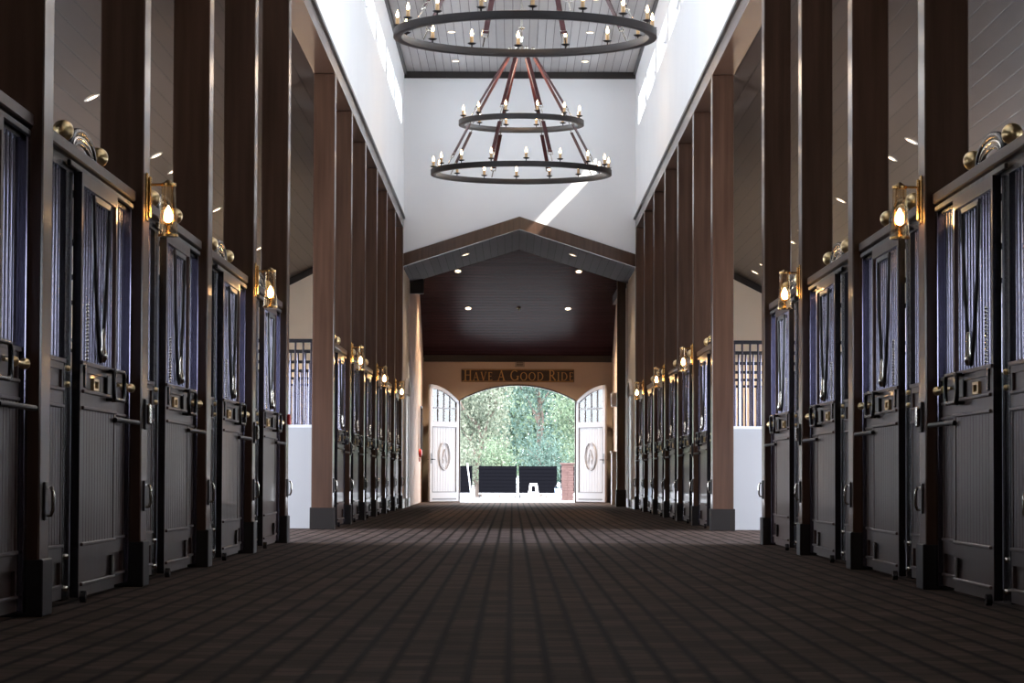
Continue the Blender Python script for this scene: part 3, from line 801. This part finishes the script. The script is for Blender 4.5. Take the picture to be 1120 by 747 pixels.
# grey horn above the sign
t = empty('wall_speaker', (0.05, DOORY-.01, 3.44)); tag(t, 'small grey box with a grille on the wall above the wooden sign', 'speaker')
MB().box(-.12, .12, -.09, .0, -.09, .09, .01).build('housing', 'grey_plastic', t)
g = MB()
for k in range(4): g.box(-.08, .08, -.096, -.09, -.06+.035*k, -.045+.035*k)
g.build('grille', 'trim', t)

# ------------------------------------------------------------------ arched door leaves
def make_leaf(s_):
    t = empty('arched_door_leaf')
    wd = OW-.03; th = .05
    # local: x 0 at the hinge, wd at the meeting stile. Arch height grows from hinge to meeting stile
    def az(x): return arc_z(OW-x)-.04
    f = MB(s_)
    st = .11
    def strip(x0, x1, zb, dz, n=10):
        for k in range(n):
            a, c = x0+(x1-x0)*k/n, x0+(x1-x0)*(k+1)/n
            f.prism([(a, az(a)-dz), (c, az(c)-dz), (c, az(c)), (a, az(a))], 'y', 0, th)
    f.box(0, st, 0, th, .02, az(0)); f.box(wd-st, wd, 0, th, .02, az(wd-st)-.0)
    strip(0, wd, 0, .09, 12)
    f.box(st, wd-st, 0, th, .02, .24); f.box(st, wd-st, 0, th, 1.86, 1.98)
    f.build('door_frame', 'leaf_white', t)
    p = MB(s_)
    n = 9; w = (wd-2*st)/n
    p.box(st, wd-st, .018, th-.018, .24, 1.86)
    for k in range(n): p.box(st+k*w+.004, st+(k+1)*w-.004, .012, th-.012, .24, 1.86)
    p.build('plank_panel', 'leaf_white', t)
    e = MB(s_)
    for (y0, y1) in ((-.004, .012), (th-.012, th+.004)):
        for q in ((st, st+.03, .24, 1.86), (wd-st-.03, wd-st, .24, 1.86), (st, wd-st, .24, .265), (st, wd-st, 1.835, 1.86)): e.box(q[0], q[1], y0, y1, q[2], q[3])
    e.build('panel_moulding', 'leaf_edge', t)
    m_ = MB(s_)
    for k in range(1, 4):
        x = st+(wd-2*st)*k/4; m_.box(x-.022, x+.022, .01, th-.01, 1.98, az(x)-.09)
    m_.box(st, wd-st, .012, th-.012, 2.29, 2.33)
    m_.build('muntins', 'leaf_edge', t)
    g = MB(s_)
    for k in range(8):
        a, c = st+(wd-2*st)*k/8, st+(wd-2*st)*(k+1)/8
        g.prism([(a, 1.98), (c, 1.98), (c, az(c)-.09), (a, az(a)-.09)], 'y', .022, .028)
    g.build('window_pane', 'door_pane', t)
    em = MB(s_)
    cx = wd/2; cz = 1.13
    for (y_) in (-.002, th+.002):
        em.tube([(cx+.27*math.cos(2*PI*k/32), y_, cz+.34*math.sin(2*PI*k/32)) for k in range(32)], .010, 6, True)
        em.tube([(cx+.23*math.cos(2*PI*k/32), y_, cz+.29*math.sin(2*PI*k/32)) for k in range(32)], .005, 6, True)
        em.tube([(cx-.13, y_, cz-.17), (cx-.07, y_, cz+.02), (cx-.01, y_, cz+.17), (cx+.05, y_, cz+.05), (cx+.10, y_, cz-.06), (cx+.05, y_, cz-.10), (cx+.06, y_, cz-.18)], .008, 6)
    em.build('oval_emblem', 'leaf_white', t, True)
    h = MB(s_)
    for y_, q in ((-.045, 0), (th+.045, th)):
        h.tube([(wd-.06, q, 1.05), (wd-.06, y_, 1.05), (wd-.17, y_, 1.05)], .013, 6)
        h.box(wd-.085, wd-.035, min(q, y_/1.001 if False else q)-.004, q+.004, .95, 1.2)
    h.build('door_handle', 'iron', t, True)
    k_ = MB(s_); k_.box(.12, wd-.12, -.003, th+.003, .06, .10); k_.build('kick_bead', 'leaf_edge', t)
    return t
for s_, side in ((-1, 'left'), (1, 'right')):
    # closed: hinge at jamb X=s*OW, leaf runs towards the middle. local x axis (times s_) -> rotate so it points outward and to camera
    t = make_leaf(s_)
    t.location = (s_*(OW), DOORY-.06, 0)
    ang = math.atan2(1.28, .69)       # outward (.69) and towards the camera (1.28)
    t.rotation_euler = (0, 0, -s_*ang)
    tag(t, 'white arched plank door leaf standing open on the %s of the doorway' % side, 'door')

# ------------------------------------------------------------------ outside
FY = 85.0
def fx(px, y): return CAMX+(px-561)*y/F
panels = [(498, 517.5), (524, 566), (567.5, 610), (613, 632)]
names = ['cut by the left door leaf', 'left of the two full ones', 'right of the two full ones', 'half hidden behind the brick pillar']
for (a, c), nm in zip(panels, names):
    x0, x1 = fx(a, FY), fx(c, FY)
    t = empty('fence_panel', ((x0+x1)/2, FY, 0)); tag(t, 'black slatted fence panel outside the doorway, %s' % nm, 'fence', 'fence panels outside')
    w = (x1-x0)/2-.01; b = MB()
    for k in range(8): b.box(-w, w, -.02, .02, .12+.103*k, .12+.103*k+.094)
    b.box(-w, w, -.005, .015, .12, .92)
    b.build('boards', 'fence', t)
    b = MB(); b.box(-w, w, -.035, -.022, .12, .15); b.build('bottom_rail', 'white_paint', t)
    for q in (-w+.01, w-.05):
        MB().box(q, q+.04, .02, .06, 0, .95).build('post', 'steel', t)
b = empty('floor_sign', (fx(584, 80), 80, 0)); tag(b, 'white folding caution sign standing outside in front of the fence', 'sign')
for s_ in (-1, 1):
    q = MB(); y_ = .16*s_
    vs = [(-.17, y_, 0), (.17, y_, 0), (.10, 0.01*s_, .45), (-.10, 0.01*s_, .45)]
    A = [q.v(v_) for v_ in vs]; B = [q.v((v_[0], v_[1]+.012*s_, v_[2])) for v_ in vs]
    q.bm.faces.new(A); q.bm.faces.new(B[::-1])
    for i in range(4): q.bm.faces.new((A[i], A[(i+1) % 4], B[(i+1) % 4], B[i]))
    q.build('panel', 'white_paint', b)
q = MB(); q.prism([(-.055, .22), (.055, .22), (.045, .38), (-.045, .38)], 'y', -.06, -.045)
mk = q.build('dark_symbol', 'fence', b); mk.location = (0, -.05, 0)
t = empty('brick_pillar', (fx(621, 78), 78, 0)); tag(t, 'reddish brick pillar outside at the right edge of the doorway', 'pillar')
q = MB()
for r_ in range(14):
    z0 = r_*.068
    k = .012 if r_ % 2 else 0
    for j in range(2): q.box(-.16+k+j*.165, -.16+k+j*.165+.155, -.16, .16, z0, z0+.058)
    q.box(-.15, .15, -.15, .15, z0, z0+.068)
q.build('brickwork', 'brick', t)
MB().box(-.19, .19, -.19, .19, .952, 1.0, .008).build('cap', 'brick', t)
t = empty('leaning_pole', (fx(517, 76), 76, -.02)); tag(t, 'thin white pole leaning outside the doorway on the left', 'pole')
MB().tube([(0, 0, 0), (-.13, 0, 1.0)], .018, 8).build('shaft', 'white_paint', t, True)
MB().lathe([(.03, 0), (.03, .03), (.018, .035)], (0, 0, 0), 10).build('foot', 'white_paint', t, True)
t = empty('water_bucket', (fx(612.5, 79), 79, 0)); tag(t, 'pale blue bucket outside between the caution sign and the brick pillar', 'bucket')
M['blue'] = simple('pale_blue_plastic', (.35, .48, .72), .5)
MB().lathe([(.10, 0), (.13, .3), (.135, .3), (.135, .32), (.125, .32), (.095, .01)], (0, 0, 0), 16).build('pail', 'blue', t, True)
MB().tube([(.13*math.cos(PI*k/10), 0, .31+.12*math.sin(PI*k/10)) for k in range(11)], .006, 6).build('handle', 'iron', t, True)

def tree(x, y, h, cr, mat, label, nleaf=5000, trunk_r=.12, base=.3, ls=.085):
    t = empty('garden_tree', (x, y, 0)); tag(t, label, 'tree', 'trees beyond the fence')
    b = MB(); tips = []
    def branch(p, d, l, r, dep):
        pts = [p]; rr = [r]; q = p.copy()
        for k in range(4):
            d2 = (d+Vector((rnd.uniform(-.25, .25), rnd.uniform(-.25, .25), rnd.uniform(-.1, .2)))).normalized()
            q = q+d2*l/4; pts.append(q.copy()); rr.append(r*(1-.16*(k+1)))
            if dep < 3 and k >= 1:
                nd = (d2+Vector((rnd.uniform(-1, 1), rnd.uniform(-1, 1), rnd.uniform(-.2, .7)))).normalized()
                branch(q.copy(), nd, l*.62, r*.5, dep+1)
            if dep >= 2: tips.append(q.copy())
        b.tube(pts, rr, 5)
    branch(Vector((0, 0, 0)), Vector((rnd.uniform(-.15, .15), 0, 1)), h*.62, trunk_r, 0)
    b.build('trunk', 'bark', t, True)
    g = bmesh.new()
    for i in range(nleaf):
        if rnd.random() < .6 and tips:
            c = rnd.choice(tips)+Vector([rnd.gauss(0, .22) for _ in range(3)])
        else:
            while True:
                v_ = Vector((rnd.uniform(-1, 1), rnd.uniform(-1, 1), rnd.uniform(-1, 1)))
                if .35 < v_.length < 1: break
            c = Vector((v_.x*cr, v_.y*cr, base+(h-base)*(.5+.5*v_.z)))
        if c.z < .05: continue
        e = Euler([rnd.uniform(0, 6.3) for _ in range(3)]).to_matrix(); s_ = ls*rnd.uniform(.6, 1.3)
        vs = [g.verts.new(c+e@Vector(q)*s_) for q in ((-.5, 0, 0), (0, -.28, .05), (.55, 0, 0), (0, .28, .05))]
        g.faces.new(vs)
    me = bpy.data.meshes.new('foliage'); g.to_mesh(me); g.free(); me.materials.append(mat)
    o = bpy.data.objects.new('foliage', me); COL.objects.link(o); o.parent = t
    return t
specs = [(-2.6, 93, 4.6, 1.5, 2, 'bright leafy tree seen at the left edge of the doorway'),
         (-1.15, 90.5, 3.6, 1.0, 0, 'pale twiggy tree left of the doorway centre'),
         (0.75, 94, 5.0, 1.6, 1, 'blue-green tree filling the middle of the doorway'),
         (2.3, 91, 4.0, 1.2, 2, 'bright green tree towards the right of the doorway'),
         (3.6, 95, 5.4, 1.6, 1, 'darker green tree seen at the right edge of the doorway'),
         (-4.6, 97, 6, 2.2, 1, 'dense tree seen through the left door window'),
         (5.8, 98, 6, 2.2, 0, 'pale tree seen through the right door window')]
for (x, y, h, cr, k, l) in specs: tree(x, y, h, cr, LEAF[k], l, 11000, ls=.095)
specs2 = [(-1.9, 89.3, 1.5, .8, 0), (-.5, 89, 1.3, .7, 2), (.9, 89.2, 1.45, .8, 1), (2.2, 89.1, 1.3, .8, 2), (3.2, 89.4, 1.5, .8, 0)]
wd = ['at the left edge of', 'left of the middle in', 'in the middle of', 'right of the middle in', 'at the right edge of']
for (x, y, h, cr, k), w in zip(specs2, wd):
    t = tree(x, y, h, cr, LEAF[k], 'low leafy shrub just behind the fence %s the doorway' % w, 2600, .03, .1, ls=.08)
    t['group'] = 'shrubs behind the fence'; t['category'] = 'shrub'; t.name = 'garden_shrub'
# woodland far behind
for i, w in enumerate(('left edge', 'left middle', 'right middle', 'right edge')):
    t = tree((-6.2, -1.9, 1.2, 5.4)[i], 110+3.5*(i % 2), 6.5, 2.4, LEAF[i % 3], 'distant woodland tree behind the garden trees, towards the %s of the doorway view' % w, 20000, .2, .2, ls=.30)

# ------------------------------------------------------------------ light
w = bpy.data.worlds.new('World'); scene.world = w; w.use_nodes = True
bg = w.node_tree.nodes['Background']; bg.inputs[0].default_value = (.83, .90, 1.0, 1); bg.inputs[1].default_value = 7.6
sl = bpy.data.lights.new('sun', 'SUN'); sl.energy = 5.5; sl.angle = R(.8); sl.color = (1, .93, .82)
so = bpy.data.objects.new('sun', sl); COL.objects.link(so); so.rotation_euler = Vector((-.58, 1, -.60)).to_track_quat('-Z', 'Y').to_euler()
def portal(loc, rot, sx, sy):
    l = bpy.data.lights.new('daylight_portal', 'AREA'); l.shape = 'RECTANGLE'; l.size = sx; l.size_y = sy; l.cycles.is_portal = True
    o = bpy.data.objects.new('daylight_portal', l); COL.objects.link(o); o.location = loc; o.rotation_euler = rot
for s_ in (-1, 1):
    yl = (56.5-(-4.6)); yc = (56.5-4.6)/2
    portal((s_*(W+.24), yc, (WIN0+WIN1)/2), (0, s_*PI/2, 0), WIN1-WIN0, yl)
    portal((s_*(XO+.22), (CROSS0+CROSS1)/2, 1.55), (0, s_*PI/2, 0), 3.1, CROSS1-CROSS0-.6)
portal((0, DOORY+.25, 1.5), (-PI/2, 0, 0), 2*OW, 3.0)

# ring chandelier bulbs, plus added fill lights without a fixture nearer the camera
for y in (2.6, 17.35, 32.0, 46.7):
    add_point((0, y, 7.1), 26, (1, .74, .50), .25, 'chandelier_and_fill_light')
for s_ in (-1, 1):
    for n in (2, 4, 8, 10, 12): add_point((s_*(W-.13), far_edge(n)-PT/2, 2.19), 2.5, (1, .62, .30), .03, 'lantern_light')

# ------------------------------------------------------------------ camera
cd = bpy.data.cameras.new('Camera'); cam = bpy.data.objects.new('Camera', cd); COL.objects.link(cam); scene.camera = cam
cd.sensor_width = 36; cd.lens = F/1120*36; cd.clip_end = 400; cd.clip_start = .1
pitch = math.atan((520.3-373.5)/F); yaw = math.atan(1.0/F); roll = .0036
cam.matrix_world = Matrix.Translation((CAMX, 0, CAMZ)) @ Matrix.Rotation(yaw, 4, 'Z') @ Matrix.Rotation(PI/2+pitch, 4, 'X') @ Matrix.Rotation(roll, 4, 'Z')

vs = scene.view_settings
vs.view_transform = 'Standard'; vs.look = 'None'; vs.gamma = 1; vs.use_curve_mapping = False; vs.exposure = 0.75
cy = scene.cycles
cy.max_bounces = 9; cy.diffuse_bounces = 5; cy.glossy_bounces = 4; cy.transmission_bounces = 6; cy.transparent_max_bounces = 12
cy.sample_clamp_indirect = 6; cy.caustics_reflective = False; cy.caustics_refractive = False
cy.use_denoising = True
